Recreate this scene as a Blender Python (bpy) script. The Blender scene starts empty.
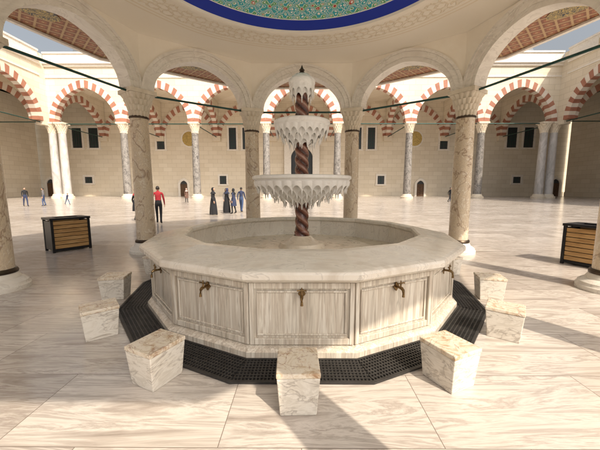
import bpy, math, random, bmesh
from mathutils import Vector, Matrix
random.seed(7)
sc = bpy.context.scene
sc.view_settings.view_transform = 'Standard'
sc.view_settings.look = 'None'
sc.view_settings.exposure = 0
PI = math.pi
FY = .30
def rad(d): return math.radians(d)

# ------------------------------------------------------------------ materials
def newmat(name, rough=0.5, metal=0.0, spec=0.5):
    m = bpy.data.materials.new(name); m.use_nodes = True
    nt = m.node_tree; b = nt.nodes['Principled BSDF']
    b.inputs['Roughness'].default_value = rough
    b.inputs['Metallic'].default_value = metal
    b.inputs['Specular IOR Level'].default_value = spec
    return m, nt, b
def posnode(nt, rand=False, obj=False):
    if obj:
        t = nt.nodes.new('ShaderNodeTexCoord'); out = t.outputs['Object']
    else:
        g = nt.nodes.new('ShaderNodeNewGeometry'); out = g.outputs['Position']
    if rand:
        oi = nt.nodes.new('ShaderNodeObjectInfo')
        mu = nt.nodes.new('ShaderNodeMath'); mu.operation = 'MULTIPLY'; mu.inputs[1].default_value = 47.0
        nt.links.new(oi.outputs['Random'], mu.inputs[0])
        va = nt.nodes.new('ShaderNodeVectorMath'); va.operation = 'ADD'
        nt.links.new(out, va.inputs[0]); nt.links.new(mu.outputs[0], va.inputs[1]); out = va.outputs[0]
    return out
def mapping(nt, vec, scale, rot=(0, 0, 0), loc=(0, 0, 0)):
    mp = nt.nodes.new('ShaderNodeMapping')
    mp.inputs['Scale'].default_value = scale; mp.inputs['Rotation'].default_value = rot
    mp.inputs['Location'].default_value = loc
    nt.links.new(vec, mp.inputs['Vector']); return mp.outputs[0]
def noise(nt, vec, scale=1, detail=6, rough=.6, dist=0.0):
    n = nt.nodes.new('ShaderNodeTexNoise')
    n.inputs['Scale'].default_value = scale; n.inputs['Detail'].default_value = detail
    n.inputs['Roughness'].default_value = rough; n.inputs['Distortion'].default_value = dist
    nt.links.new(vec, n.inputs['Vector']); return n.outputs['Fac']
def ramp(nt, fac, stops, interp='LINEAR'):
    r = nt.nodes.new('ShaderNodeValToRGB'); cr = r.color_ramp; cr.interpolation = interp
    while len(cr.elements) < len(stops): cr.elements.new(0.5)
    for e, (p, c) in zip(cr.elements, stops):
        e.position = p; e.color = (*c, 1) if len(c) == 3 else c
    nt.links.new(fac, r.inputs[0]); return r.outputs[0]
def mix(nt, a, b, fac, mode='MIX'):
    m = nt.nodes.new('ShaderNodeMix'); m.data_type = 'RGBA'; m.blend_type = mode
    if isinstance(fac, (int, float)): m.inputs[0].default_value = fac
    else: nt.links.new(fac, m.inputs[0])
    for v, i in ((a, 6), (b, 7)):
        if isinstance(v, tuple): m.inputs[i].default_value = (*v, 1)
        else: nt.links.new(v, m.inputs[i])
    return m.outputs[2]
def math_(nt, op, a, b=None, c=None):
    m = nt.nodes.new('ShaderNodeMath'); m.operation = op
    for i, v in enumerate((a, b, c)):
        if v is None: continue
        if isinstance(v, (int, float)): m.inputs[i].default_value = v
        else: nt.links.new(v, m.inputs[i])
    return m.outputs[0]
def bump(nt, b, h, strength=.2, dist=.02):
    bp = nt.nodes.new('ShaderNodeBump'); bp.inputs['Strength'].default_value = strength
    bp.inputs['Distance'].default_value = dist
    nt.links.new(h, bp.inputs['Height']); nt.links.new(bp.outputs[0], b.inputs['Normal'])
def stone(name, stops, scale=(1, 1, 1), nscale=1, detail=6, dist=1.0, rough=.45, rand=False, stain=None, rot=(0,0,0), nr=.6, tint=(.76, .66, .53), tf=.38, vein=None):
    m, nt, b = newmat(name, rough)
    p = posnode(nt, rand)
    v = mapping(nt, p, scale, rot)
    f = noise(nt, v, nscale, detail, nr, dist)
    c = ramp(nt, f, stops)
    f2 = noise(nt, p, .9, 3, .6, .4)
    c = mix(nt, c, tint, math_(nt, 'MULTIPLY', f2, tf), 'MULTIPLY')
    if vein:
        fv = noise(nt, v, vein[1], 4, .55, 1.2)
        d = math_(nt, 'ABSOLUTE', math_(nt, 'SUBTRACT', fv, .5))
        s = ramp(nt, d, [(0, (1, 1, 1)), (vein[2], (0, 0, 0))])
        c = mix(nt, c, vein[0], math_(nt, 'MULTIPLY', s, vein[3]))
    if stain:
        f3 = noise(nt, p, stain[1], 5, .65, .8)
        s = ramp(nt, f3, [(stain[2], (0, 0, 0)), (stain[2] + .12, (1, 1, 1))])
        c = mix(nt, c, stain[0], math_(nt, 'MULTIPLY', s, stain[3]))
    nt.links.new(c, b.inputs['Base Color'])
    r = math_(nt, 'MULTIPLY_ADD', f, .3, rough - .15); nt.links.new(r, b.inputs['Roughness'])
    return m
def plain(name, col, rough=.5, metal=0.0, var=.25, ns=8, obj=False):
    m, nt, b = newmat(name, rough, metal)
    p = posnode(nt, False, obj)
    f = noise(nt, p, ns, 4, .6)
    d = tuple(x * (1 - var) for x in col); l = tuple(min(1, x * (1 + var)) for x in col)
    nt.links.new(ramp(nt, f, [(.3, d), (.7, l)]), b.inputs['Base Color'])
    return m

M_panel = stone('fountain_marble', [(.25, (.42, .36, .29)), (.40, (.74, .69, .60)), (.49, (.54, .47, .39)), (.56, (.80, .76, .68)), (.64, (.58, .52, .44)), (.75, (.78, .73, .65))],
                (8, 8, .38), 1.5, 6, .5, .30, vein=((.36, .31, .25), .8, .02, .6))
M_coping = stone('coping_marble', [(.3, (.66, .60, .52)), (.5, (.84, .80, .73)), (.7, (.72, .67, .59))], (2, 5, 2), 1.0, 6, 1.2, .25, vein=((.50, .45, .39), 1.0, .018, .6))
M_white = stone('white_marble', [(.3, (.76, .74, .70)), (.5, (.86, .85, .82)), (.7, (.80, .78, .74))], (1, 1, 1), 3, 5, 1.5, .3, tf=.15)
M_basin = stone('basin_marble', [(.3, (.62, .53, .40)), (.5, (.78, .70, .57)), (.7, (.70, .61, .48))], (3, 3, 3), 1, 6, 1.5, .3, stain=((.46, .38, .26), 2.5, .5, .5))
M_stool = stone('stool_marble', [(.30, (.46, .41, .35)), (.42, (.75, .71, .64)), (.5, (.82, .79, .73)), (.58, (.68, .64, .57)), (.7, (.82, .79, .73))],
                (2.0, 2.0, 4.5), 1.4, 7, 2.2, .33, True, rot=(.5, .4, .2), vein=((.36, .31, .26), 1.3, .022, .7))
M_stooltop = stone('stool_top_marble', [(.28, (.34, .19, .10)), (.38, (.56, .41, .27)), (.46, (.74, .65, .52)), (.56, (.80, .74, .64)), (.66, (.60, .45, .30)), (.8, (.76, .67, .55))],
                   (3, 3, 3), 1.9, 8, 1.4, .28, True, nr=.70, vein=((.28, .13, .07), 1.6, .02, .7))
M_shaft = stone('breccia_column', [(.28, (.32, .22, .14)), (.37, (.56, .43, .29)), (.44, (.76, .65, .49)), (.52, (.58, .46, .33)), (.58, (.80, .72, .59)), (.70, (.52, .45, .37))],
                (1, 1, .8), 6, 8, 1.8, .25, nr=.80, vein=((.28, .17, .11), 1.1, .016, .75), tf=.15)
M_cream = stone('cream_plaster', [(.3, (.82, .75, .63)), (.7, (.87, .81, .70))], (1, 1, 1), 2, 3, .3, .7, tf=.12)
M_archst = stone('arch_marble', [(.3, (.66, .61, .54)), (.5, (.82, .78, .71)), (.7, (.72, .67, .60))], (1, 1, 2), 1.4, 6, 1.6, .4, tf=.22, vein=((.52, .47, .40), 1.4, .02, .5))
M_capital = stone('capital_stone', [(.3, (.66, .58, .46)), (.7, (.80, .73, .61))], (1, 1, 1), 5, 4, .5, .6)
M_farred = stone('red_voussoir', [(.3, (.33, .13, .085)), (.7, (.45, .22, .15))], (1, 1, 1), .6, 3, .3, .7)
M_farwhite = stone('pale_voussoir', [(.3, (.68, .62, .54)), (.7, (.78, .73, .66))], (1, 1, 1), .6, 3, .3, .7)
M_grey = stone('grey_column', [(.3, (.05, .048, .045)), (.45, (.16, .15, .145)), (.55, (.36, .345, .325)), (.62, (.11, .10, .10))], (1, 1, .6), 1.9, 7, 2, .35, nr=.8)
M_greywhite = stone('white_column', [(.3, (.38, .37, .36)), (.6, (.62, .60, .59))], (1, 1, .4), 1.2, 6, 1.5, .35)
M_lead = plain('lead_roof', (.22, .24, .26), .5, .2)
M_green = plain('green_tie_rod', (.012, .06, .05), .4, .3)
M_black = plain('black_metal', (.018, .018, .02), .4, .5)
M_iron = plain('drain_iron', (.055, .052, .05), .5, .5)
M_drain = plain('drain_channel', (.02, .018, .016), .8)
M_brass = plain('aged_brass', (.20, .13, .06), .32, .9, .4, 60)
M_glass = plain('window_glass', (.03, .035, .04), .3, 0)
M_gold = plain('gilding', (.50, .36, .12), .4, .5, .5, 9)
M_bronze = plain('bronze_collar', (.07, .05, .035), .4, .8)
M_doorw = plain('carved_door_wood', (.09, .045, .02), .5, 0, .5, 5)
def shaft_mat():
    m, nt, b = newmat('twisted_porphyry', .22)
    p = posnode(nt, False, True)
    s = nt.nodes.new('ShaderNodeSeparateXYZ'); nt.links.new(p, s.inputs[0])
    th = math_(nt, 'ARCTAN2', s.outputs[1], s.outputs[0])
    ph = math_(nt, 'ADD', math_(nt, 'MULTIPLY', th, 3), math_(nt, 'MULTIPLY', s.outputs[2], 36))
    c1 = math_(nt, 'MULTIPLY_ADD', math_(nt, 'COSINE', ph), .5, .5)
    base = ramp(nt, c1, [(0, (.045, .014, .010)), (.45, (.14, .045, .028)), (.85, (.22, .085, .055)), (1, (.36, .22, .16))])
    f = noise(nt, p, 18, 6, .75, 1.5)
    c = mix(nt, base, (.36, .23, .17), ramp(nt, f, [(.55, (0, 0, 0)), (.68, (.8, .8, .8))]))
    nt.links.new(c, b.inputs['Base Color']); return m
M_red = shaft_mat()

def ashlar(name, c1, c2, w, h):
    m, nt, b = newmat(name, .75)
    p = posnode(nt)
    s = nt.nodes.new('ShaderNodeSeparateXYZ'); nt.links.new(p, s.inputs[0])
    xy = math_(nt, 'ADD', s.outputs[0], s.outputs[1])
    cx = nt.nodes.new('ShaderNodeCombineXYZ'); nt.links.new(xy, cx.inputs[0]); nt.links.new(s.outputs[2], cx.inputs[1])
    br = nt.nodes.new('ShaderNodeTexBrick'); nt.links.new(cx.outputs[0], br.inputs['Vector'])
    br.inputs['Scale'].default_value = 1; br.inputs['Brick Width'].default_value = w; br.inputs['Row Height'].default_value = h
    br.inputs['Mortar Size'].default_value = .018
    br.inputs['Color1'].default_value = (*c1, 1); br.inputs['Color2'].default_value = (*c2, 1)
    br.inputs['Mortar'].default_value = (c1[0] * .74, c1[1] * .71, c1[2] * .66, 1)
    f = noise(nt, p, .35, 4, .6)
    c = mix(nt, br.outputs['Color'], (.80, .74, .64), math_(nt, 'MULTIPLY', f, .5), 'MULTIPLY')
    nt.links.new(c, b.inputs['Base Color']); return m
M_wall = ashlar('ashlar_limestone', (.72, .645, .52), (.79, .72, .60), 1.9, .85)

def floor_mat():
    m, nt, b = newmat('marble_paving', .2)
    p = posnode(nt)
    br = nt.nodes.new('ShaderNodeTexBrick'); nt.links.new(p, br.inputs['Vector'])
    br.offset = .37; br.inputs['Scale'].default_value = 1
    br.inputs['Brick Width'].default_value = 1.5; br.inputs['Row Height'].default_value = .78
    br.inputs['Mortar Size'].default_value = .003; br.inputs['Bias'].default_value = 0
    br.inputs['Color1'].default_value = (0, 0, 0, 1); br.inputs['Color2'].default_value = (1, 1, 1, 1)
    br.inputs['Mortar'].default_value = (.5, .5, .5, 1)
    sep = nt.nodes.new('ShaderNodeSeparateColor'); nt.links.new(br.outputs['Color'], sep.inputs[0])
    off = math_(nt, 'MULTIPLY', sep.outputs[0], 60)
    va = nt.nodes.new('ShaderNodeVectorMath'); va.operation = 'ADD'
    nt.links.new(p, va.inputs[0]); nt.links.new(off, va.inputs[1])
    v = mapping(nt, va.outputs[0], (.45, 3.6, 1), (0, 0, .32))
    f = noise(nt, v, 1.5, 7, .66, 1.2)
    c = ramp(nt, f, [(.28, (.34, .295, .26)), (.41, (.54, .49, .445)), (.48, (.72, .675, .625)), (.54, (.48, .43, .39)), (.60, (.72, .675, .625)), (.72, (.56, .51, .465))])
    tone = ramp(nt, sep.outputs[0], [(0, (.74, .72, .71)), (1, (1, 1, 1))])
    c = mix(nt, c, tone, 1.0, 'MULTIPLY')
    c = mix(nt, c, (.22, .18, .15), br.outputs['Fac'])
    f2 = noise(nt, p, .5, 5, .6, .5)
    c = mix(nt, c, (.74, .66, .58), math_(nt, 'MULTIPLY', f2, .5), 'MULTIPLY')
    nt.links.new(c, b.inputs['Base Color'])
    f3 = noise(nt, p, 2.2, 4, .65)
    nt.links.new(math_(nt, 'MULTIPLY_ADD', f3, .34, .02), b.inputs['Roughness'])
    bump(nt, b, math_(nt, 'SUBTRACT', math_(nt, 'MULTIPLY', f3, .15), br.outputs['Fac']), .12, .004)
    return m
M_floor = floor_mat()

def polar(nt):
    p = posnode(nt)
    s = nt.nodes.new('ShaderNodeSeparateXYZ'); nt.links.new(p, s.inputs[0])
    th = math_(nt, 'ARCTAN2', s.outputs[1], s.outputs[0])
    r = math_(nt, 'SQRT', math_(nt, 'ADD', math_(nt, 'MULTIPLY', s.outputs[0], s.outputs[0]), math_(nt, 'MULTIPLY', s.outputs[1], s.outputs[1])))
    return p, th, r
def cosn(nt, x): return math_(nt, 'COSINE', x)
def dome_mat():
    m, nt, b = newmat('painted_dome', .55)
    p, th, r = polar(nt)
    nz = noise(nt, p, 6, 3, .5)
    w = math_(nt, 'MULTIPLY', math_(nt, 'SUBTRACT', nz, .5), 3.0)
    n = 22
    a = cosn(nt, math_(nt, 'ADD', math_(nt, 'MULTIPLY', th, n), math_(nt, 'MULTIPLY', w, .5)))
    a2 = cosn(nt, math_(nt, 'ADD', math_(nt, 'MULTIPLY', th, 3 * n), w))
    bb = cosn(nt, math_(nt, 'MULTIPLY', math_(nt, 'SUBTRACT', r, 2.62), 2 * PI / .50))
    b2 = cosn(nt, math_(nt, 'ADD', math_(nt, 'MULTIPLY', r, 6 * PI / .50), w))
    F = math_(nt, 'ADD', math_(nt, 'MULTIPLY', a, bb), math_(nt, 'MULTIPLY', math_(nt, 'MULTIPLY', a2, b2), .6))
    F = math_(nt, 'MULTIPLY_ADD', F, .31, .5)
    red = (.42, .05, .03); wh = (.80, .78, .70); tq = (.04, .36, .40); gr = (.10, .36, .16); bl = (.008, .03, .34)
    c = ramp(nt, F, [(0, red), (.12, wh), (.17, gr), (.27, wh), (.31, tq), (.43, wh), (.47, tq), (.55, wh), (.59, tq), (.68, wh), (.72, gr), (.80, wh), (.83, red), (.92, wh)], 'CONSTANT')
    border = ramp(nt, math_(nt, 'DIVIDE', r, 4), [(0, (0, 0, 0)), (2.86 / 4, (1, 1, 1)), (2.885 / 4, (0, 0, 0)), (2.9 / 4, (0, 0, 0))], 'CONSTANT')
    c = mix(nt, c, wh, border)
    blue = ramp(nt, math_(nt, 'DIVIDE', r, 4), [(0, (0, 0, 0)), (2.885 / 4, (1, 1, 1))], 'CONSTANT')
    c = mix(nt, c, bl, blue)
    nt.links.new(c, b.inputs['Base Color']); return m
M_dome = dome_mat()
def cove_mat():
    m, nt, b = newmat('relief_plaster', .7)
    p, th, r = polar(nt)
    nz = noise(nt, p, 7, 3, .5)
    w = math_(nt, 'MULTIPLY', math_(nt, 'SUBTRACT', nz, .5), 4.0)
    a = cosn(nt, math_(nt, 'ADD', math_(nt, 'MULTIPLY', th, 70), w))
    a2 = cosn(nt, math_(nt, 'ADD', math_(nt, 'MULTIPLY', th, 140), w))
    bb = cosn(nt, math_(nt, 'ADD', math_(nt, 'MULTIPLY', r, 2 * PI / .26), w))
    b3 = cosn(nt, math_(nt, 'MULTIPLY', r, 4 * PI / .26))
    F = math_(nt, 'ADD', math_(nt, 'MULTIPLY', a, bb), math_(nt, 'MULTIPLY', math_(nt, 'MULTIPLY', a2, b3), .5))
    h = ramp(nt, math_(nt, 'MULTIPLY_ADD', F, .4, .5), [(.42, (0, 0, 0)), (.5, (1, 1, 1)), (.62, (1, 1, 1)), (.7, (.3, .3, .3))])
    rr = math_(nt, 'DIVIDE', r, 8)
    band = ramp(nt, rr, [(0, (0, 0, 0)), (3.48 / 8, (1, 1, 1)), (4.0 / 8, (0, 0, 0))], 'CONSTANT')
    line = ramp(nt, rr, [(0, (0, 0, 0)), (4.04 / 8, (1, 1, 1)), (4.08 / 8, (0, 0, 0)), (4.14 / 8, (1, 1, 1)), (4.17 / 8, (0, 0, 0))], 'CONSTANT')
    hm = math_(nt, 'MAXIMUM', math_(nt, 'MULTIPLY', h, band), line)
    c = mix(nt, (.87, .81, .70), (.74, .62, .43), math_(nt, 'MULTIPLY', hm, .6))
    f2 = noise(nt, p, 1.2, 4, .6); c = mix(nt, c, (.88, .83, .75), math_(nt, 'MULTIPLY', f2, .4), 'MULTIPLY')
    nt.links.new(c, b.inputs['Base Color']); bump(nt, b, hm, .6, .03); return m
M_cove = cove_mat()
def soffit_mat():
    m, nt, b = newmat('painted_soffit', .55)
    p = posnode(nt)
    v = mapping(nt, p, (1, 1, 1), (0, 0, PI / 4))
    s = nt.nodes.new('ShaderNodeSeparateXYZ'); nt.links.new(v, s.inputs[0])
    k = 2 * PI / .26
    a = cosn(nt, math_(nt, 'MULTIPLY', s.outputs[0], k)); c2 = cosn(nt, math_(nt, 'MULTIPLY', s.outputs[1], k))
    mx = math_(nt, 'MAXIMUM', a, c2)
    c = ramp(nt, math_(nt, 'MULTIPLY_ADD', mx, .5, .5), [(0, (.34, .13, .06)), (.5, (.23, .085, .04)), (.93, (.48, .33, .17))], 'CONSTANT')
    star = ramp(nt, math_(nt, 'MULTIPLY_ADD', mx, .5, .5), [(0, (1, 1, 1)), (.08, (0, 0, 0))], 'CONSTANT')
    c = mix(nt, c, (.48, .32, .15), star)
    f = noise(nt, p, 3, 4, .6); c = mix(nt, c, (.7, .6, .5), math_(nt, 'MULTIPLY', f, .5), 'MULTIPLY')
    nt.links.new(c, b.inputs['Base Color']); return m
M_soffit = soffit_mat()
def medal_mat():
    m, nt, b = newmat('medallion_paint', .5)
    p = posnode(nt); f = noise(nt, p, 9, 4, .5, 2.5)
    nt.links.new(ramp(nt, f, [(0, (.03, .035, .05)), (.46, (.55, .40, .12)), (.54, (.03, .04, .05)), (.62, (.50, .37, .13))], 'CONSTANT'), b.inputs['Base Color']); return m
M_medal = medal_mat()
def wood_mat():
    m, nt, b = newmat('slat_wood', .45)
    p = posnode(nt, True, True); v = mapping(nt, p, (8, 1.2, 14))
    f = noise(nt, v, 2, 6, .6, .6)
    nt.links.new(ramp(nt, f, [(.3, (.26, .13, .04)), (.5, (.44, .26, .10)), (.7, (.52, .33, .15))]), b.inputs['Base Color']); return m
M_wood = wood_mat()

# ------------------------------------------------------------------ mesh helpers
class MB:
    def __init__(s): s.v = []; s.f = []; s.m = []
    def add(s, vs, fs, mi=0):
        o = len(s.v); s.v += [tuple(x) for x in vs]
        for f in fs: s.f.append(tuple(i + o for i in f)); s.m.append(mi)
    def hexa(s, p, mi=0):
        s.add(p, [(3, 2, 1, 0), (4, 5, 6, 7), (0, 1, 5, 4), (1, 2, 6, 5), (2, 3, 7, 6), (3, 0, 4, 7)], mi)
    def box(s, x0, x1, y0, y1, z0, z1, T=None, mi=0):
        p = [(x0, y0, z0), (x1, y0, z0), (x1, y1, z0), (x0, y1, z0), (x0, y0, z1), (x1, y0, z1), (x1, y1, z1), (x0, y1, z1)]
        if T: p = [T(*q) for q in p]
        s.hexa(p, mi)
    def lathe(s, prof, n=32, c=(0, 0), T=None, mod=None, mi=0, cap=True, ph=0):
        vs = []; fs = []
        for j, (r, z) in enumerate(prof):
            for i in range(n):
                th = 2 * PI * i / n + ph
                rr = r if not mod else mod(r, z, th)
                q = (c[0] + rr * math.cos(th), c[1] + rr * math.sin(th), z)
                vs.append(T(*q) if T else q)
        for j in range(len(prof) - 1):
            for i in range(n):
                k = (i + 1) % n
                fs.append((j * n + i, j * n + k, (j + 1) * n + k, (j + 1) * n + i))
        if cap:
            fs.append(tuple(range(n - 1, -1, -1))); fs.append(tuple((len(prof) - 1) * n + i for i in range(n)))
        s.add(vs, fs, mi)
    def tube(s, pts, rs, n=10, mi=0):
        pts = [Vector(p) for p in pts]
        if isinstance(rs, (int, float)): rs = [rs] * len(pts)
        vs = []; fs = []
        for i, p in enumerate(pts):
            d = (pts[min(i + 1, len(pts) - 1)] - pts[max(i - 1, 0)]).normalized()
            up = Vector((0, 0, 1)) if abs(d.z) < .9 else Vector((1, 0, 0))
            a = d.cross(up).normalized(); b = d.cross(a)
            for k in range(n):
                t = 2 * PI * k / n; vs.append(p + (a * math.cos(t) + b * math.sin(t)) * rs[i])
        for i in range(len(pts) - 1):
            for k in range(n):
                l = (k + 1) % n; fs.append((i * n + k, i * n + l, (i + 1) * n + l, (i + 1) * n + k))
        fs.append(tuple(range(n - 1, -1, -1))); fs.append(tuple((len(pts) - 1) * n + i for i in range(n)))
        s.add(vs, fs, mi)
    def obj(s, name, mats, parent=None, bevel=0, smooth=35, loc=None, rotz=0, seg=2):
        me = bpy.data.meshes.new(name); me.from_pydata(s.v, [], s.f)
        if not isinstance(mats, (list, tuple)): mats = [mats]
        for m in mats: me.materials.append(m)
        me.polygons.foreach_set('material_index', s.m)
        bm = bmesh.new(); bm.from_mesh(me)
        bmesh.ops.recalc_face_normals(bm, faces=bm.faces)
        if smooth:
            lim = rad(smooth)
            for f in bm.faces: f.smooth = True
            for e in bm.edges:
                e.smooth = len(e.link_faces) == 2 and e.calc_face_angle(0) < lim
        bm.to_mesh(me); bm.free()
        o = bpy.data.objects.new(name, me); sc.collection.objects.link(o)
        if parent: o.parent = parent
        if loc: o.location = loc
        o.rotation_euler[2] = rotz
        if bevel:
            b = o.modifiers.new('bevel', 'BEVEL'); b.width = bevel; b.segments = seg; b.limit_method = 'ANGLE'; b.angle_limit = rad(40)
        return o
def empty(name, loc=(0, 0, 0), rotz=0):
    e = bpy.data.objects.new(name, None); sc.collection.objects.link(e); e.location = loc; e.rotation_euler[2] = rotz
    e.empty_display_size = .3; return e
def arch_pts(a, rise, n, k, zs, c=0.0):
    out = []
    for i in range(n + 1):
        t = PI * i / n; s_ = math.cos(t)
        out.append((c + a * s_, zs + rise * (k * math.sin(t) + (1 - k) * (1 - abs(s_)))))
    return out
def arch_wall(mb, T, pts, hl0, hl1, d0, d1, zs, zt, c=0.0, mi=0):
    P = pts
    for d in (d0, d1):
        hl = hl0 if d == d0 else hl1
        for (x0, z0), (x1, z1) in zip(P, P[1:]):
            mb.add([T(x0, d, z0), T(x1, d, z1), T(x1, d, zt), T(x0, d, zt)], [(0, 1, 2, 3)], mi)
        for sg, (xe, ze) in ((1, P[0]), (-1, P[-1])):
            if abs(c + sg * hl - xe) > 1e-4:
                mb.add([T(xe, d, zs), T(c + sg * hl, d, zs), T(c + sg * hl, d, zt), T(xe, d, zt)], [(0, 1, 2, 3)], mi)
    for (x0, z0), (x1, z1) in zip(P, P[1:]):
        mb.add([T(x0, d0, z0), T(x1, d0, z1), T(x1, d1, z1), T(x0, d1, z0)], [(0, 1, 2, 3)], mi)
    mb.add([T(c - hl0, d0, zt), T(c + hl0, d0, zt), T(c + hl1, d1, zt), T(c - hl1, d1, zt)], [(0, 1, 2, 3)], mi)
def arch_band(mb, T, pin, pout, d0, d1, mi=0):
    for i in range(len(pin) - 1):
        a, b, c, d = pin[i], pin[i + 1], pout[i + 1], pout[i]
        for dd in (d0, d1):
            mb.add([T(a[0], dd, a[1]), T(b[0], dd, b[1]), T(c[0], dd, c[1]), T(d[0], dd, d[1])], [(0, 1, 2, 3)], mi)
        mb.add([T(a[0], d0, a[1]), T(b[0], d0, b[1]), T(b[0], d1, b[1]), T(a[0], d1, a[1])], [(0, 1, 2, 3)], mi)
        mb.add([T(d[0], d0, d[1]), T(c[0], d0, c[1]), T(c[0], d1, c[1]), T(d[0], d1, d[1])], [(0, 1, 2, 3)], mi)
def voussoirs(mr, mw, T, ain, rin, aout, rout, zs, c, n, d0, d1, k=.86):
    pi_ = arch_pts(ain, rin, n * 2, k, zs, c); po = arch_pts(aout, rout, n * 2, k, zs, c)
    for i in range(n):
        mb = mr if i % 2 == 0 else mw
        dd0, dd1 = (d0, d1) if i % 2 == 0 else (d0 + .01, d1 - .01)
        for j in (2 * i, 2 * i + 1):
            a, b, cc, d = pi_[j], pi_[j + 1], po[j + 1], po[j]
            mb.hexa([T(a[0], dd0, a[1]), T(b[0], dd0, b[1]), T(b[0], dd1, b[1]), T(a[0], dd1, a[1]),
                     T(d[0], dd0, d[1]), T(cc[0], dd0, cc[1]), T(cc[0], dd1, cc[1]), T(d[0], dd1, d[1])])
def muq_capital(mb, cx, cy, z0, z1, r0, r1, ang=0, tiers=4, nn=16, T=None):
    n = nn * 6; H = z1 - z0; vs = []; fs = []; rows = []
    for t in range(tiers):
        for q in (0, .25, .5, .75, .98):
            rows.append((t, q))
    for (t, q) in rows:
        f = (t + q) / tiers
        rb = r0 + (r1 - r0) * (t + 1) / tiers * (0.55 + .45 * q)
        rb = max(rb, r0 + (r1 - r0) * t / tiers * .9)
        for i in range(n):
            th = 2 * PI * i / n
            sc_ = abs(math.sin(nn / 2 * th + (PI / 2 if t % 2 else 0)))
            sq = 1 / max(abs(math.cos(th)), abs(math.sin(th)))
            blend = max(0, (f - .35) / .65) * .8
            rr = (rb * (1 - .16 * (1 - sc_) * (1 - q * .5))) * (1 - blend + blend * min(sq, 1.3))
            a = th + ang
            p = (cx + rr * math.cos(a), cy + rr * math.sin(a), z0 + H * f)
            vs.append(T(*p) if T else p)
    for j in range(len(rows) - 1):
        for i in range(n):
            k = (i + 1) % n; fs.append((j * n + i, j * n + k, (j + 1) * n + k, (j + 1) * n + i))
    fs.append(tuple(range(n))); fs.append(tuple((len(rows) - 1) * n + i for i in range(n)))
    mb.add(vs, fs)

# ------------------------------------------------------------------ ground
g = MB(); g.add([(-900, -900, -.02), (900, -900, -.02), (900, 900, -.02), (-900, 900, -.02)], [(0, 1, 2, 3)])
g.obj('ground', plain('outer_ground', (.34, .32, .28), .9))
g = MB(); g.add([(-55, -60, 0), (55, -60, 0), (55, 59, 0), (-55, 59, 0)], [(0, 1, 2, 3)])
g.obj('courtyard_floor', M_floor)

# ------------------------------------------------------------------ ablution fountain
NS = 14; TA = math.tan(PI / NS)
F = empty('ablution_fountain', (0, FY, 0)); F.scale = (1.025, 1.025, 1)
def ring(mb, prof, mi=0):
    vs = []; fs = []
    for (ap, z) in prof:
        R = ap / math.cos(PI / NS)
        for i in range(NS):
            th = -PI / 2 + PI / NS + 2 * PI * i / NS
            vs.append((R * math.cos(th), R * math.sin(th), z))
    for j in range(len(prof) - 1):
        for i in range(NS):
            k = (i + 1) % NS; fs.append((j * NS + i, j * NS + k, (j + 1) * NS + k, (j + 1) * NS + i))
    mb.add(vs, fs, mi)
def sideT(phi):
    n = Vector((math.cos(phi), math.sin(phi), 0)); t = Vector((-math.sin(phi), math.cos(phi), 0))
    return lambda u, r, z: n * r + t * u + Vector((0, 0, z))
b = MB()
ring(b, [(2.34, 0), (2.34, .075), (2.31, .10), (2.25, .115), (2.25, .78)])
b.obj('body', M_panel, F, smooth=0)
b = MB()
ring(b, [(2.25, .775), (2.30, .78), (2.335, .81), (2.385, .822), (2.40, .84), (2.402, .885), (2.39, .912), (2.35, .928), (1.93, 1.015), (1.84, 1.02), (1.81, 1.005), (1.81, .95), (1.86, .92), (1.86, .585)])
b.obj('coping', M_coping, F, bevel=.008, smooth=0, seg=3)
fr = MB()
for i in range(NS):
    T = sideT(-PI / 2 + 2 * PI * i / NS); hl = 2.25 * TA
    fr.box(-hl + .001, -hl + .045, 2.252, 2.282, .125, .770, T)
    fr.box(hl - .045, hl - .001, 2.252, 2.282, .125, .770, T)
    fr.box(-hl + .046, hl - .046, 2.252, 2.280, .125, .19, T)
    fr.box(-hl + .046, hl - .046, 2.252, 2.280, .71, .770, T)
    x1 = hl - .072; z0, z1 = .215, .685
    for (xa, xb, za, zb) in ((-x1, x1, z0, z0 + .02), (-x1, x1, z1 - .02, z1), (-x1, -x1 + .02, z0 + .021, z1 - .021), (x1 - .02, x1, z0 + .021, z1 - .021)):
        fr.box(xa, xb, 2.251, 2.267, za, zb, T)
fr.obj('panel_frames', M_panel, F, bevel=.006, smooth=0)
b = MB()
b.lathe([(1.90, .60), (1.25, .598), (1.24, .66), (1.20, .675), (.40, .68), (.37, .76), (.24, .79), (.17, .86), (.14, .88)], 84, cap=False)
b.obj('basin_floor', M_basin, F)
tp = MB()
for i in range(NS):
    T = sideT(-PI / 2 + 2 * PI * i / NS)
    def tt(x, d, z): return T(x, 2.262 + d, z)
    vs = []; n = 16
    for d in (0, .012):
        for k in range(n):
            t = 2 * PI * k / n; rr = .032 * (1 + .18 * math.cos(4 * t)); vs.append(tt(rr * math.cos(t), d, .66 + rr * 1.35 * math.sin(t)))
    tp.add(vs, [tuple(range(n)), tuple(range(n, 2 * n))] + [(k, (k + 1) % n, n + (k + 1) % n, n + k) for k in range(n)])
    tp.tube([tt(0, .005, .66), tt(0, .05, .66), tt(0, .085, .66), tt(0, .105, .645), tt(0, .112, .61), tt(0, .112, .575)], [.014, .013, .018, .015, .012, .015], 8)
    tp.tube([tt(0, .07, .66), tt(0, .07, .705)], [.012, .008], 8)
    tp.tube([tt(-.045, .07, .71), tt(-.03, .07, .712), tt(0, .07, .708), tt(.03, .07, .712), tt(.045, .07, .71)], [.011, .007, .010, .007, .011], 8)
    tp.tube([tt(0, .07, .71), tt(0, .07, .74)], [.010, .005], 8)
tp.obj('brass_taps', M_brass, F)
b = MB()
prof = [(.105 if z > .95 else .12, z) for z in [.86 + i * .0125 for i in range(200)]]
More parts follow.
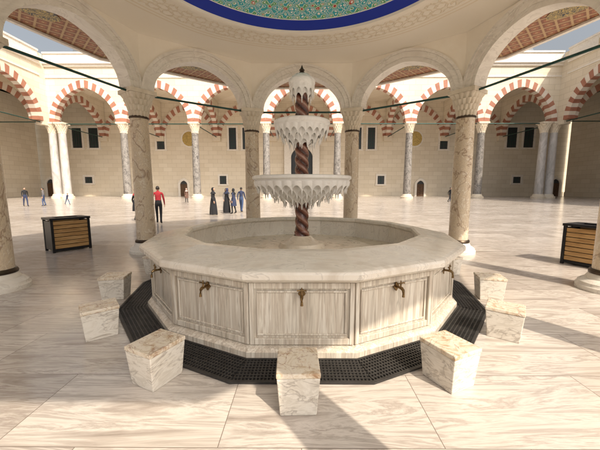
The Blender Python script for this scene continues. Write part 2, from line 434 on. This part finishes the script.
b.lathe(prof, 48, mod=lambda r, z, th: r * (.88 + .22 * abs(math.cos(1.5 * th + z * 18))))
b.obj('twisted_shaft', M_red, F, smooth=70)
bw = MB()
def icicle(x, y, z, L, r):
    a = random.uniform(0, 6)
    bw.lathe([(r, z), (r * .95, z - L * .15), (r * .62, z - L * .4), (r * .66, z - L * .5), (r * .35, z - L * .8), (.003, z - L)], 7, (x, y), ph=a)
def skirt(R, Rb, zt, L, nl, sub=12, pend=.03, pl=.1):
    n = nl * sub; rows = 6; vs = []; fs = []
    for side in (0, 1):
        for j in range(rows + 1):
            f = j / rows
            for i in range(n):
                th = 2 * PI * i / n
                c = abs(math.sin(nl / 2 * th))
                z = zt - f * L * (1 - .55 * c ** .7)
                q = (zt - z) / L
                r = R + (Rb - R) * q ** 1.4 + (.035 * c * R if not side else .035 * c * R - .012)
                vs.append((r * math.cos(th), r * math.sin(th), z))
    m_ = (rows + 1) * n
    for side in (0, 1):
        for j in range(rows):
            for i in range(n):
                k = (i + 1) % n; o = side * m_
                fs.append((o + j * n + i, o + j * n + k, o + (j + 1) * n + k, o + (j + 1) * n + i))
    for j in (0, rows):
        for i in range(n):
            k = (i + 1) % n; fs.append((j * n + i, j * n + k, m_ + j * n + k, m_ + j * n + i))
    bw.add(vs, fs)
    for i in range(nl):
        t = 2 * PI * i / nl
        icicle(Rb * math.cos(t), Rb * math.sin(t), zt - L * .82, L * .18 + pl * random.uniform(.7, 1.2), pend)
def bowl(R, zt, hgt):
    flute = lambda r, z, th: r * (1 + (.02 * abs(math.cos(12 * th)) if r > .3 * R and z < zt - .12 else 0))
    bw.lathe([(.115, zt - hgt), (R * .30, zt - hgt * .95), (R * .55, zt - hgt * .72), (R * .8, zt - hgt * .42), (R * .93, zt - hgt * .25), (R * .95, zt - .10), (R * .975, zt - .095), (R * .98, zt - .075), (R * .99, zt - .07),
              (R * 1.02, zt - .05), (R * 1.02, zt - .01), (R, zt), (R * .93, zt), (R * .9, zt - .04), (R * .6, zt - hgt * .3), (.11, zt - hgt * .4)], 144, mod=flute, cap=False)
bowl(.80, 1.90, .36)
skirt(.77, .74, 1.81, .16, 32, pend=.015, pl=.05); skirt(.68, .61, 1.75, .18, 26, pend=.016, pl=.05); skirt(.53, .46, 1.67, .18, 20, pend=.016, pl=.05); skirt(.38, .30, 1.60, .18, 14, pend=.018, pl=.05); skirt(.23, .17, 1.54, .16, 8, pend=.018, pl=.04)
bowl(.45, 2.80, .30)
skirt(.43, .41, 2.71, .16, 22, pend=.013, pl=.04); skirt(.36, .31, 2.65, .18, 16, pend=.013, pl=.05); skirt(.26, .21, 2.57, .18, 11, pend=.014, pl=.04); skirt(.17, .14, 2.50, .12, 8, pend=.012, pl=.03)
bowl(.21, 3.46, .20)
skirt(.20, .19, 3.38, .18, 12, pend=.012, pl=.05); skirt(.155, .14, 3.31, .18, 8, pend=.013, pl=.06)
bw.lathe([(.19, 3.455), (.17, 3.50), (.12, 3.54), (.06, 3.56)], 32)
bw.obj('tiered_bowls', M_white, F, smooth=50)
b = MB(); b.lathe([(.03, 3.555), (.045, 3.58), (.03, 3.60), (.045, 3.62), (.02, 3.65), (.003, 3.70)], 16); b.obj('finial', M_bronze, F)

D = empty('drain_grating', (0, FY, 0)); D.scale = (1.025, 1.025, 1)
b = MB(); ring(b, [(2.341, .004), (2.71, .004)]); b.obj('channel', M_drain, D, smooth=0)
b = MB(); ring(b, [(2.68, .006), (2.68, .022), (2.71, .022), (2.71, .006)]); ring(b, [(2.344, .006), (2.344, .022), (2.365, .022), (2.365, .006)]); b.obj('frame', M_iron, D, smooth=0)
b = MB()
for i in range(NS):
    T = sideT(-PI / 2 + 2 * PI * i / NS)
    u = -.62
    while u < .62:
        r0 = max(2.366, (abs(u) + .006) / TA)
        if r0 < 2.67: b.box(u - .006, u + .006, r0, 2.678, .007, .018, T)
        u += .032
    r = 2.40
    while r < 2.67:
        h = r * TA - .004; b.box(-h, h, r - .006, r + .006, .008, .020, T); r += .04
b.obj('bars', M_iron, D, smooth=0)

for i in range(NS):
    phi = -PI / 2 + 2 * PI * i / NS
    rr = 3.0 + random.uniform(-.02, .02); jit = random.uniform(-.05, .05)
    e = empty('marble_stool', (rr * math.cos(phi) - (.03 if i == 0 else 0), FY + rr * math.sin(phi), 0), phi + PI / 2 + jit)
    b = MB(); w0, w1, d0, d1 = .138, .160, .155, .182
    b.hexa([(-w0, -d0, 0), (w0, -d0, 0), (w0, d0, 0), (-w0, d0, 0), (-w1, -d1, .315), (w1, -d1, .315), (w1, d1, .315), (-w1, d1, .315)])
    b.obj('block', M_stool, e, bevel=.008, smooth=0)
    b = MB(); b.box(-.164, .164, -.187, .187, .316, .356); b.obj('seat_slab', M_stooltop, e, bevel=.008, smooth=0)

# ------------------------------------------------------------------ pavilion
P = empty('fountain_pavilion')
RC = 5.15; AP = RC * math.cos(rad(18)); T18 = math.tan(rad(18))
ZS, RISE, A = 4.12, 1.00, 1.23
sh = MB(); ba = MB(); cp = MB(); co = MB(); rod = MB()
cols = []
for k in range(10):
    th = rad(90 + 18 + 36 * k); x, y = RC * math.cos(th), RC * math.sin(th); cols.append((x, y))
    sh.lathe([(.235, .34), (.232, 1.2), (.212, 3.5)], 40, (x, y))
    ba.lathe([(.43, 0), (.43, .07), (.41, .09), (.40, .13), (.35, .17), (.31, .19), (.30, .22), (.265, .27), (.25, .27)], 40, (x, y))
    co.lathe([(.25, .265), (.275, .275), (.28, .31), (.26, .345), (.236, .35)], 40, (x, y))
    co.lathe([(.213, 3.44), (.232, 3.445), (.237, 3.48), (.217, 3.50)], 40, (x, y))
    muq_capital(cp, x, y, 3.49, 4.02, .212, .34, th, 4, 16)
    c_, s_ = math.cos(th), math.sin(th)
    Tc = lambda a, b_, z, x=x, y=y, c_=c_, s_=s_: (x + a * c_ - b_ * s_, y + a * s_ + b_ * c_, z)
    cp.box(-.33, .33, -.33, .33, 4.022, 4.118, Tc)
sh.obj('shafts', M_shaft, P); ba.obj('bases', M_archst, P); co.obj('collars', M_bronze, P); cp.obj('capitals', M_capital, P, smooth=25)
wl = MB(); bd = MB(); md = MB(); sf = MB()
RI, RO, ZT = 4.72, 5.07, 5.48
RE = 6.9
for k in range(10):
    T = sideT(rad(90 + 36 * k))
    p0 = arch_pts(A, RISE, 40, .92, ZS)
    p1 = arch_pts(A + .30, RISE + .32, 40, .92, ZS)
    p1b = arch_pts(A + .10, RISE + .11, 40, .92, ZS)
    p1c = arch_pts(A + .23, RISE + .25, 40, .92, ZS)
    arch_wall(wl, T, p1c, RI * T18, RO * T18, RI, RO, ZS, ZT)
    arch_band(bd, T, p0, p1b, RI - .005, RO + .005)
    arch_band(bd, T, p1b, p1c, RI - .035, RO + .035)
    arch_band(bd, T, p1c, p1, RI - .065, RO + .065)
    a_, b_ = cols[k], cols[(k - 1) % 10]
    rod.tube([(*a_, 4.06), (*b_, 4.06)], .028, 8)
    h0, h1 = RO * T18, RE * T18
    sf.add([T(-h0, RO, 5.44), T(h0, RO, 5.44), T(h1, RE, 5.44), T(-h1, RE, 5.44)], [(0, 1, 2, 3)])
    n = 36; md.add([T(.54 * math.cos(2 * PI * q / n), 5.95 + .30 * math.sin(2 * PI * q / n), 5.425) for q in range(n)], [tuple(range(n))])
wl.obj('spandrel_walls', M_cream, P); bd.obj('archivolts', M_archst, P)
rod.obj('tie_rods', M_green, P); sf.obj('soffit', M_soffit, P, smooth=0); md.obj('soffit_medallions', M_medal, P, smooth=0)
def ring10(mb, prof):
    vs = []; fs = []
    for (ap, z) in prof:
        R = ap / math.cos(rad(18))
        for i in range(10):
            th = rad(108 + 36 * i); vs.append((R * math.cos(th), R * math.sin(th), z))
    for j in range(len(prof) - 1):
        for i in range(10):
            k = (i + 1) % 10; fs.append((j * 10 + i, j * 10 + k, (j + 1) * 10 + k, (j + 1) * 10 + i))
    mb.add(vs, fs)
b = MB(); ring10(b, [(RE - .08, 5.43), (RE - .08, 5.38), (RE, 5.37), (RE + .04, 5.46), (RE + .08, 5.56), (RE + .12, 5.60), (RE + .12, 5.64)]); b.obj('eaves_fascia', M_archst, P, smooth=0)
b = MB(); ring10(b, [(RE + .12, 5.642), (4.4, 6.2), (4.0, 6.25), (3.9, 6.6)]); b.lathe([(3.9, 6.6), (3.8, 6.8), (3.5, 7.3), (2.8, 7.8), (1.6, 8.15), (.3, 8.3), (.02, 8.8)], 60)
b.obj('lead_roof', M_lead, P, smooth=20)
ZC = 5.46
vs = []; fs = []; n = 180; rows = 14
for j in range(rows + 1):
    s_ = j / rows; fr_ = .35 * s_ + .65 * (1 - math.cos(s_ * PI / 2)); fz = math.sin(s_ * PI / 2)
    for i in range(n):
        th = 2 * PI * i / n; loc = ((math.degrees(th) - 72) % 36) - 18
        Dd = (RI - .005) / math.cos(rad(loc)); r = Dd + (3.42 - Dd) * fr_
        vs.append((r * math.cos(th), r * math.sin(th), ZC + .20 * fz))
for j in range(rows):
    for i in range(n):
        k = (i + 1) % n; fs.append((j * n + i, j * n + k, (j + 1) * n + k, (j + 1) * n + i))
b = MB(); b.add(vs, fs); b.obj('coving', M_cove, P, smooth=60)
dz = -.16
b = MB(); b.lathe([(3.43, ZC + .215), (3.40, 5.775 + dz), (3.34, 5.765 + dz), (3.32, 5.73 + dz), (3.26, 5.72 + dz), (3.25, 5.70 + dz), (3.15, 5.69 + dz), (3.12, 5.70 + dz), (3.11, 5.76 + dz)], 160, cap=False); b.obj('dome_cornice', M_cream, P)
b = MB(); pr = [(3.115 * (1 - i / 24) + .001, 5.75 + dz + .92 * (1 - (1 - i / 24) ** 2)) for i in range(25)]
b.lathe(pr, 160, cap=False); b.obj('painted_dome', M_dome, P, smooth=60)

# ------------------------------------------------------------------ courtyard arcades
def arcade(name, T, nb, bay, ext0, ext1, columns='grey', detail=None, pair=(False, False), skip0=False):
    E = empty(name)
    W = MB(); VR = MB(); VW = MB(); C1 = MB(); C2 = MB(); CAP = MB(); COR = MB(); RW = MB(); WF = MB(); GL = MB(); LD = MB(); RD = MB(); GO = MB()
    zs, ai, ao, ri, ro = 12.2, 4.9, bay / 2, 5.3, 6.5
    L = nb * bay; ZT = 20.6; DV = 13.5
    CM = (DV + .9) / 2; HO = (DV - .9) / 2
    Tt = lambda u: (lambda x, d, z: T(u + d, x, z))
    for i in range(nb):
        c = (i + .5) * bay
        voussoirs(VR, VW, T, ai, ri, ao - .002, ro, zs, c, 27, -.06, .96)
        arch_wall(W, T, arch_pts(ao - .002, ro - .02, 50, .86, zs, c), bay / 2, bay / 2, 0, .9, zs, ZT, c)
        voussoirs(VR, VW, T, ai, ri, ao - .002, ro, zs, c, 27, DV - .3, DV + .1)
        LD.lathe([(5.0, 20.9), (5.0, 22.4), (4.7, 22.6), (4.5, 23.8), (3.8, 25.2), (2.6, 26.3), (1.2, 26.9), (.15, 27.1), (.15, 28), (.02, 28.3)], 32, (c, 5.8), T)
        RD.tube([T(c - bay / 2, .45, 12.0), T(c + bay / 2, .45, 12.0)], .08, 6)
    for i in range(nb + 1):
        u = i * bay
        us = [u]
        if (i == 0 and pair[0]): us = [u - .1, u + 1.5]
        if (i == nb and pair[1]): us = [u - 1.5, u + .1]
        if i == 0 and skip0: us = []
        white = len(us) == 2 or columns == 'white'
        for uu in us:
            (C2 if white else C1).lathe([(.62, .7), (.6, 4), (.52, 10.6)], 24, (uu, .45), T)
            CAP.lathe([(1.0, 0), (1.0, .3), (.8, .4), (.78, .55), (.68, .7)], 24, (uu, .45), T)
            muq_capital(CAP, uu, .45, 10.5, 11.9, .52, .84, 0, 4, 12, T)
            CAP.box(uu - .84, uu + .84, -.35, 1.25, 11.91, 12.19, T)
        voussoirs(VR, VW, Tt(u), HO - .9, 5.0, HO - .05, 6.1, zs, CM, 25, -.45, .45)
        arch_wall(W, Tt(u), arch_pts(HO - .05, 6.08, 40, .86, zs, CM), HO - .05, HO - .05, -.4, .4, zs, 19.0, CM)
        RD.tube([T(u, .5, 12.0), T(u, DV - .1, 12.0)], .08, 6)
        CAP.box(u - .8, u + .8, DV - .7, DV - .02, 11.2, 12.19, T)
    u0, u1 = -ext0, L + ext1
    if pair[0]:
        for a, b_ in ((-1.0, -.001), (L + .001, L + 1.0)):
            W.box(a, b_, -1.2, -.26, 12.2, 22.4, T); W.box(a, b_, -.259, .9, 12.2, 20.59, T)
            CAP.box(a - (.1 if a < 0 else 0), b_ + (0 if a < 0 else .1), -1.3, -.36, 11.6, 12.19, T)
    RW.box(u0, u1, DV, DV + .6, 0, 19.5, T)
    W.box(u0, u1, .92, DV - .01, 19.02, 19.3, T)
    W.box(u0, u1, DV - .12, DV - .002, 0, .9, T)
    COR.box(u0 + ext0, u1 - ext1, -.12, .95, 18.95, 19.2, T)
    COR.box(u0 + ext0, u1 - ext1, -.25, 1.0, 20.6, 20.95, T)
    COR.box(u0 + ext0, u1 - ext1, -.5, 1.05, 20.952, 21.35, T)
    COR.box(u0 + ext0, u1 - ext1, -.15, .5, 21.352, 22.5, T)
    COR.box(u0 + ext0, u1 - ext1, -.3, .65, 22.502, 22.75, T)
    LD.box(u0, u1, 1.1, DV + 1, 20.6, 21.2, T)
    def window(u, z0, z1, w, arched=False):
        v = DV
        for (a, b_, cc, d) in ((u - w / 2 - .35, u - w / 2, z0, z1), (u + w / 2, u + w / 2 + .35, z0, z1), (u - w / 2 - .35, u + w / 2 + .35, z1 + .001, z1 + .4), (u - w / 2 - .45, u + w / 2 + .45, z0 - .3, z0 - .001)):
            WF.box(a, b_, v - .22, v - .003, cc, d, T)
        GL.box(u - w / 2, u + w / 2, v - .05, v - .004, z0, z1, T)
        nb_ = max(2, int(w / .5))
        for q in range(1, nb_): RD.box(u - w / 2 + w * q / nb_ - .03, u - w / 2 + w * q / nb_ + .03, v - .11, v - .06, z0, z1, T)
        for q in range(1, int((z1 - z0) / .7)): RD.box(u - w / 2, u + w / 2, v - .125, v - .112, z0 + .7 * q, z0 + .7 * q + .05, T)
    def door(u, w=1.7, h=2.6):
        """wooden double door in a pale marble frame with an arched head"""
        v = DV; hw = w / 2
        WF.box(u - hw - .45, u - hw, v - .34, v - .123, 0, h, T); WF.box(u + hw, u + hw + .45, v - .34, v - .123, 0, h, T)
        arch_band(WF, T, arch_pts(hw, hw * 1.1, 20, .8, h, u), arch_pts(hw + .45, hw * 1.1 + .5, 20, .8, h, u), v - .34, v - .01)
        GO2.box(u - hw + .001, u - .015, v - .22, v - .124, .02, h + .1, T); GO2.box(u + .015, u + hw - .001, v - .22, v - .124, .02, h + .1, T)
        pts = arch_pts(hw - .01, hw * 1.1 - .01, 20, .8, h + .101, u)
        GL.add([T(x, v - .15, z) for x, z in pts], [tuple(range(len(pts)))])
    GO2 = MB()
    if detail: detail(window, door, GO, WF, GL, T, DV, bay, nb)
    for o, nm, mt in ((W, 'arcade_wall', M_wall), (VR, 'red_voussoirs', M_farred), (VW, 'pale_voussoirs', M_farwhite), (C1, 'grey_columns', M_grey), (C2, 'white_columns', M_greywhite),
                      (CAP, 'capitals_and_bases', M_capital), (COR, 'cornice', M_archst), (RW, 'rear_wall', M_wall), (WF, 'window_frames', M_archst), (GL, 'glazing', M_glass),
                      (LD, 'lead_domes', M_lead), (RD, 'tie_rods_and_grilles', M_green), (GO, 'gilt_medallions', M_gold), (GO2, 'doors', M_doorw)):
        if o.v: o.obj(nm, mt, E, smooth=25)
    return E
BAY = 11.6; YB = 44.8; XS = BAY * 3.5
def disc(mb, T, u, z, r, v, th=.12):
    n = 28; vs = [T(u + r * math.cos(2 * PI * k / n), v, z + r * math.sin(2 * PI * k / n)) for k in range(n)] + [T(u + r * math.cos(2 * PI * k / n), v - th, z + r * math.sin(2 * PI * k / n)) for k in range(n)]
    mb.add(vs, [tuple(range(n)), tuple(range(n, 2 * n))] + [(k, (k + 1) % n, n + (k + 1) % n, n + k) for k in range(n)])
def back_detail(window, door, GO, WF, GL, T, DV, bay, nb):
    c = 3.5 * bay
    for s_ in (-1, 1):
        for x in (46.2, 42.8): window(c + s_ * x, 9.9, 13.9, 2.0)
        window(c + s_ * 44.5, 2.7, 4.0, 1.6)
        window(c + s_ * 29.0, 9.6, 13.9, 1.6)
        disc(GO, T, c + s_ * 23.1, 11.7, 1.45, DV - .004); disc(WF, T, c + s_ * 23.1, 11.7, 1.75, DV - .003, .06)
        for x in (11.4, 14.2): window(c + s_ * x, 9.6, 13.9, 1.5)
        for x in (16.4, 32.3): window(c + s_ * x, 2.5, 4.2, 1.4)
        door(c + s_ * 52.4); door(c + s_ * 24.6, 1.5, 2.4)
    WF.box(c - 3.6, c - 2.2, DV - .9, DV - .123, 0, 10.6, T); WF.box(c + 2.2, c + 3.6, DV - .9, DV - .123, 0, 10.6, T)
    WF.box(c - 3.6, c + 3.6, DV - .95, DV - .003, 10.602, 13.2, T)
    arch_band(WF, T, arch_pts(2.18, 2.2, 24, .75, 8.0, c), [(x, 10.59) for x, z in arch_pts(2.18, 2.2, 24, .75, 8.0, c)], DV - .8, DV - .02)
    GL.box(c - 2.18, c + 2.18, DV - .16, DV - .124, .02, 10.5, T)
arcade('arcade_building', lambda u, v, z: (u - XS, YB + v, z), 7, BAY, 14.1, 14.1, detail=back_detail, pair=(True, True))
def side_detail(window, door, GO, WF, GL, T, DV, bay, nb):
    for i in range(nb):
        c = (i + .5) * bay
        window(c - 1.6, 9.4, 13.2, 1.7); window(c + 1.6, 9.4, 13.2, 1.7); window(c, 2.4, 4.4, 1.6)
arcade('arcade_building', lambda u, v, z: (-XS - v, YB - 1.2 - u, z), 4, BAY, 14.0, 0, 'white', side_detail, skip0=True)
arcade('arcade_building', lambda u, v, z: (XS + v, YB - 1.2 - u, z), 4, BAY, 14.0, 0, 'white', side_detail, skip0=True)

# ------------------------------------------------------------------ litter bins
def litter_bin(x, y, rot):
    E = empty('litter_bin', (x, y, 0), rot)
    a, bb, h = .27, .42, .86
    f = MB()
    for sx in (-1, 1):
        for sy in (-1, 1):
            f.box(sx * a - .03, sx * a + .03, sy * bb - .03, sy * bb + .03, 0, h)
    f.box(-a + .031, a - .031, -bb - .02, -bb + .0, .06, h - .03); f.box(-a + .031, a - .031, bb, bb + .02, .06, h - .03)
    f.box(-a - .045, a + .045, -bb - .045, -bb + .14, h + .001, h + .055); f.box(-a - .045, a + .045, bb - .14, bb + .045, h + .001, h + .055)
    f.box(-a - .045, -a + .1, -bb + .141, bb - .141, h + .001, h + .055); f.box(a - .1, a + .045, -bb + .141, bb - .141, h + .001, h + .055)
    f.box(-a + .02, a - .02, -bb + .02, bb - .02, .05, h - .12)
    for sx in (-1, 1):
        f.box(sx * a - .02, sx * a + .02, -bb + .031, bb - .031, .03, .09)
    f.obj('frame', M_black, E, bevel=.006, smooth=0)
    s = MB()
    for sx in (-1, 1):
        for i in range(7):
            z = .10 + i * .105
            s.box(sx * (a + .005) - .014, sx * (a + .005) + .014, -bb + .032, bb - .032, z, z + .09)
    s.obj('wood_slats', M_wood, E, bevel=.005, smooth=0)
litter_bin(-6.5, 3.3, rad(-34))
litter_bin(6.35, 1.55, rad(24))

# ------------------------------------------------------------------ people
M_skin = plain('skin', (.48, .29, .20), .55, 0, .1)
M_hair = plain('dark_hair', (.02, .014, .01), .6)
M_lips = plain('lips', (.35, .12, .10))
def cloth(name, c): return plain(name, c, .85, 0, .3, 25, True)
C_black = cloth('black_cloth', (.014, .014, .017)); C_redj = cloth('red_cloth', (.34, .02, .03)); C_navy = cloth('navy_cloth', (.03, .04, .09))
C_jean = cloth('denim', (.05, .08, .17)); C_grey = cloth('grey_cloth', (.16, .15, .15)); C_shoe = cloth('shoe_leather', (.02, .015, .012)); C_brown = cloth('brown_cloth', (.13, .07, .05)); C_pale = cloth('pale_scarf', (.45, .36, .33))
def person(name, x, y, yaw, h, top, bottom, kind='man', stride=.12, scarf=None, bend=0.0, arm=.0):
    s = h / 1.75
    V = []; R = []; Ed = []; Em = []
    def v(p, r): V.append(Vector(p)); R.append(r if isinstance(r, tuple) else (r, r)); return len(V) - 1
    def e(a, b, m): Ed.append((a, b)); Em.append(m)
    wide = .9 if kind != 'man' else 1
    pel = v((0, 0, .97), (.145, .115)); wa = v((0, -.0, 1.12), (.125 * wide, .105)); ch = v((0, -bend * .2, 1.31), (.15 * wide, .12)); uc = v((0, -bend * .3, 1.43), (.10, .085))
    nk = v((0, -.005 - bend * .35, 1.51), .052); hb = v((0, -.01 - bend * .4, 1.58), .05)
    e(pel, wa, 1); e(wa, ch, 0); e(ch, uc, 0); e(uc, nk, 0); e(nk, hb, 2)
    for sg in (-1, 1):
        st = stride * sg
        sh_ = v((sg * .185 * wide, -bend * .3, 1.425), .058); el = v((sg * .235 * wide, .03 + st * .6 - bend * .3, 1.15), .045)
        wr = v((sg * .245 * wide, -.07 + st * 1.0 - arm, .92 + arm * .6), .028); pa = v((sg * .245 * wide, -.095 + st * 1.05 - arm * 1.2, .86 + arm * .6), (.024, .034))
        e(uc, sh_, 0); e(sh_, el, 0); e(el, wr, 0); e(wr, pa, 2)
        px, py, pz = V[pa]
        for q, ln in ((-.028, .07), (-.009, .082), (.010, .076), (.028, .06)):
            f0 = v((px, py + q, pz - .035), .0095); f1 = v((px - sg * .006, py + q * 1.1 - .004, pz - .035 - ln * .5), .009); f2 = v((px - sg * .02, py + q * 1.1 - .01, pz - .035 - ln), .007)
            e(pa, f0, 2); e(f0, f1, 2); e(f1, f2, 2)
        t0 = v((px - sg * .012, py - .042, pz - .002), .011); t1 = v((px - sg * .02, py - .058, pz - .04), .009); e(pa, t0, 2); e(t0, t1, 2)
        hp = v((sg * .092, 0, .91), .092); kn = v((sg * .10, -.03 - st * .9, .50), .062); lift = .04 if st < 0 else 0
        an = v((sg * .10, -st * 1.6 + .03, .09 + lift), .043); toe = v((sg * .115, -st * 1.6 - .12, .035 + lift * .4), .037); heel = v((sg * .10, -st * 1.6 + .06, .04 + lift * 1.3), .035)
        e(pel, hp, 1); e(hp, kn, 1); e(kn, an, 1); e(an, toe, 3); e(an, heel, 3)
    me = bpy.data.meshes.new('tmp'); me.from_pydata(V, Ed, []); o = bpy.data.objects.new('tmp', me); sc.collection.objects.link(o)
    md_ = o.modifiers.new('s', 'SKIN'); md_.use_smooth_shade = True
    if not me.skin_vertices:
        bmm = bmesh.new(); bmm.from_mesh(me); bmm.verts.layers.skin.verify(); bmm.to_mesh(me); bmm.free()
    for i, r in enumerate(R):
        me.skin_vertices[0].data[i].radius = r; me.skin_vertices[0].data[i].use_root = (i == 0)
    ss = o.modifiers.new('ss', 'SUBSURF'); ss.levels = 1; ss.render_levels = 1
    dg = bpy.context.evaluated_depsgraph_get(); em = bpy.data.meshes.new_from_object(o.evaluated_get(dg))
    mb = MB(); vv = [p.co.copy() for p in em.vertices]; mb.v = [tuple(p) for p in vv]
    def segd(p, a, b_):
        ab = b_ - a; t = max(0, min(1, (p - a).dot(ab) / max(ab.length_squared, 1e-9))); return (p - a - ab * t).length
    for pl in em.polygons:
        c = sum((vv[i] for i in pl.vertices), Vector()) / len(pl.vertices)
        best = min(range(len(Ed)), key=lambda q: segd(c, V[Ed[q][0]], V[Ed[q][1]]) - (R[Ed[q][0]][0] + R[Ed[q][1]][0]) * .5)
        mb.f.append(tuple(pl.vertices)); mb.m.append(Em[best])
    bpy.data.objects.remove(o)
    hc = Vector((0, -.02 - bend * .45, 1.645))
    def ell(c, rx, ry, rz, mi, fn=None, nu=20, nv=12):
        vs = []; fs = []
        for j in range(nv + 1):
            ph = PI * j / nv
            for i in range(nu):
                t = 2 * PI * i / nu
                q = Vector((math.sin(ph) * math.cos(t), math.sin(ph) * math.sin(t), math.cos(ph)))
                if fn: q = fn(q)
                vs.append((c[0] + q.x * rx, c[1] + q.y * ry, c[2] + q.z * rz))
        for j in range(nv):
            for i in range(nu):
                k = (i + 1) % nu; fs.append((j * nu + i, j * nu + k, (j + 1) * nu + k, (j + 1) * nu + i))
        mb.add(vs, fs, mi)
    def face(q):
        q = q.copy()
        if q.z < 0: q.x *= 1 + q.z * .28; q.y *= 1 + q.z * .12
        if q.y < -.75 and abs(q.x) < .25 and -.35 < q.z < .1: q.y -= .22
        return q
    ell(hc, .076, .094, .112, 2, face, 28, 18)
    for sg in (-1, 1):
        ell(hc + Vector((sg * .028, -.088, .008)), .011, .006, .006, 4, None, 8, 6)
        if not scarf: ell(hc + Vector((sg * .077, .008, -.005)), .010, .018, .028, 2, None, 8, 6)
    ell(hc + Vector((0, -.088, -.052)), .022, .006, .005, 5, None, 8, 6)
    if scarf:
        def sf_(q):
            q = q.copy()
            if q.y < -.55 and q.z > -.75 and q.z < .62 and abs(q.x) < .72: q.y = -.55
            return q
        ell(hc + Vector((0, .014, .006)), .090, .108, .128, 6, sf_, 28, 18)
        mb.lathe([(.068, 1.60), (.075, 1.54), (.12, 1.48), (.175, 1.42), (.18, 1.36)], 24, (0, hc.y + .02), mi=6, mod=lambda r, z, th: r * (1 - .12 * abs(math.sin(th))) * (1 + .05 * math.sin(5 * th)))
    else:
        def hr(q):
            q = q.copy()
            if q.y < -.35 and q.z < .55: q.y = -.35
            if q.z < -.45: q.z = -.45
            return q
        ell(hc + Vector((0, .012, .012)), .083, .098, .114, 4, hr, 24, 16)
    if kind in ('abaya', 'coat'):
        zb = .06 if kind == 'abaya' else .55
        ph0 = random.random() * 6
        prof = []
        for j in range(9):
            f = j / 8; z = 1.16 + (zb - 1.16) * f
            prof.append((.135 + (.13 if kind == 'abaya' else .08) * f ** .8 + .02 * math.sin(f * 3), z))
        def fold(r, z, th):
            f = (1.16 - z) / 1.1; return r * (1 - .14 * abs(math.sin(th))) * (1 + .06 * f * math.sin(7 * th + ph0) + .04 * f * math.sin(11 * th + 2 * ph0)) + stride * .35 * f * abs(math.sin(th))
        mb.lathe(prof, 42, (0, 0), mi=0, mod=fold)
    mb.v = [(a * s, b_ * s, c * s) for a, b_, c in mb.v]
    return mb.obj(name, [top, bottom, M_skin, C_shoe, M_hair, M_lips, scarf or M_hair], None, smooth=60, loc=(x, y, 0), rotz=yaw)
person('man_walking', -6.85, 9.4, rad(200), 1.78, C_redj, C_black, 'man', .16)
person('woman_in_coat', -8.45, 10.4, rad(150), 1.70, C_black, C_black, 'coat', .10, scarf=C_redj)
person('woman_in_abaya', -5.55, 13.9, rad(80), 1.72, C_black, C_black, 'abaya', .06, scarf=C_black)
person('woman_in_abaya', -5.05, 15.3, rad(120), 1.68, C_black, C_black, 'abaya', .08, scarf=C_navy, bend=.1)
person('woman_in_coat', -4.5, 14.9, rad(-100), 1.66, C_navy, C_black, 'coat', .06, scarf=C_black)
person('man_walking', -4.25, 16.2, rad(170), 1.74, C_navy, C_jean, 'man', .12)
person('woman_in_abaya', -5.5, 16.9, rad(30), 1.66, C_grey, C_black, 'abaya', .05, scarf=C_black)
person('man_standing', -25.6, 22.8, rad(60), 1.74, C_black, C_navy, 'man', .10)
person('man_standing', -24.5, 23.5, rad(-60), 1.70, C_grey, C_jean, 'man', .05)
person('child_running', -24.3, 26.1, rad(90), 1.15, C_navy, C_jean, 'man', .18, bend=.3)
person('man_walking', 17.6, 31.0, rad(90), 1.76, C_black, C_black, 'man', .15)
person('man_standing', 18.2, 31.9, rad(0), 1.74, C_brown, C_navy, 'man', .05)
person('woman_in_coat', -13.5, 30.3, rad(40), 1.66, C_brown, C_black, 'coat', .05, scarf=C_pale)

# ------------------------------------------------------------------ light
EL, AZ = 46, 36
w = bpy.data.worlds.new('World'); sc.world = w; w.use_nodes = True
nt = w.node_tree; bg = nt.nodes['Background']
sky = nt.nodes.new('ShaderNodeTexSky'); sky.sky_type = 'NISHITA'; sky.sun_disc = False
sky.sun_elevation = rad(EL); sky.sun_rotation = rad(180 - AZ); sky.dust_density = 8.0; sky.ozone_density = .3; sky.air_density = 1.3
hs = nt.nodes.new('ShaderNodeHueSaturation'); hs.inputs['Saturation'].default_value = .4; hs.inputs['Value'].default_value = 1.1
nt.links.new(sky.outputs[0], hs.inputs['Color']); nt.links.new(hs.outputs[0], bg.inputs['Color']); bg.inputs['Strength'].default_value = .15
S = Vector((math.cos(rad(EL)) * math.sin(rad(AZ)), -math.cos(rad(EL)) * math.cos(rad(AZ)), math.sin(rad(EL))))
ld = bpy.data.lights.new('sun', 'SUN'); ld.energy = 4.6; ld.angle = rad(.6); ld.color = (1, .87, .70)
lo = bpy.data.objects.new('sun', ld); sc.collection.objects.link(lo); lo.rotation_euler = S.to_track_quat('Z', 'Y').to_euler()

# ------------------------------------------------------------------ camera
cd = bpy.data.cameras.new('camera'); cd.lens = 18; cd.sensor_width = 36; cd.clip_end = 2500; cd.clip_start = .05
cam = bpy.data.objects.new('camera', cd); sc.collection.objects.link(cam)
cam.location = (0, -5.2 + FY, 1.7)
cam.rotation_euler = (rad(90 - 7.03), 0, rad(.35))
sc.camera = cam
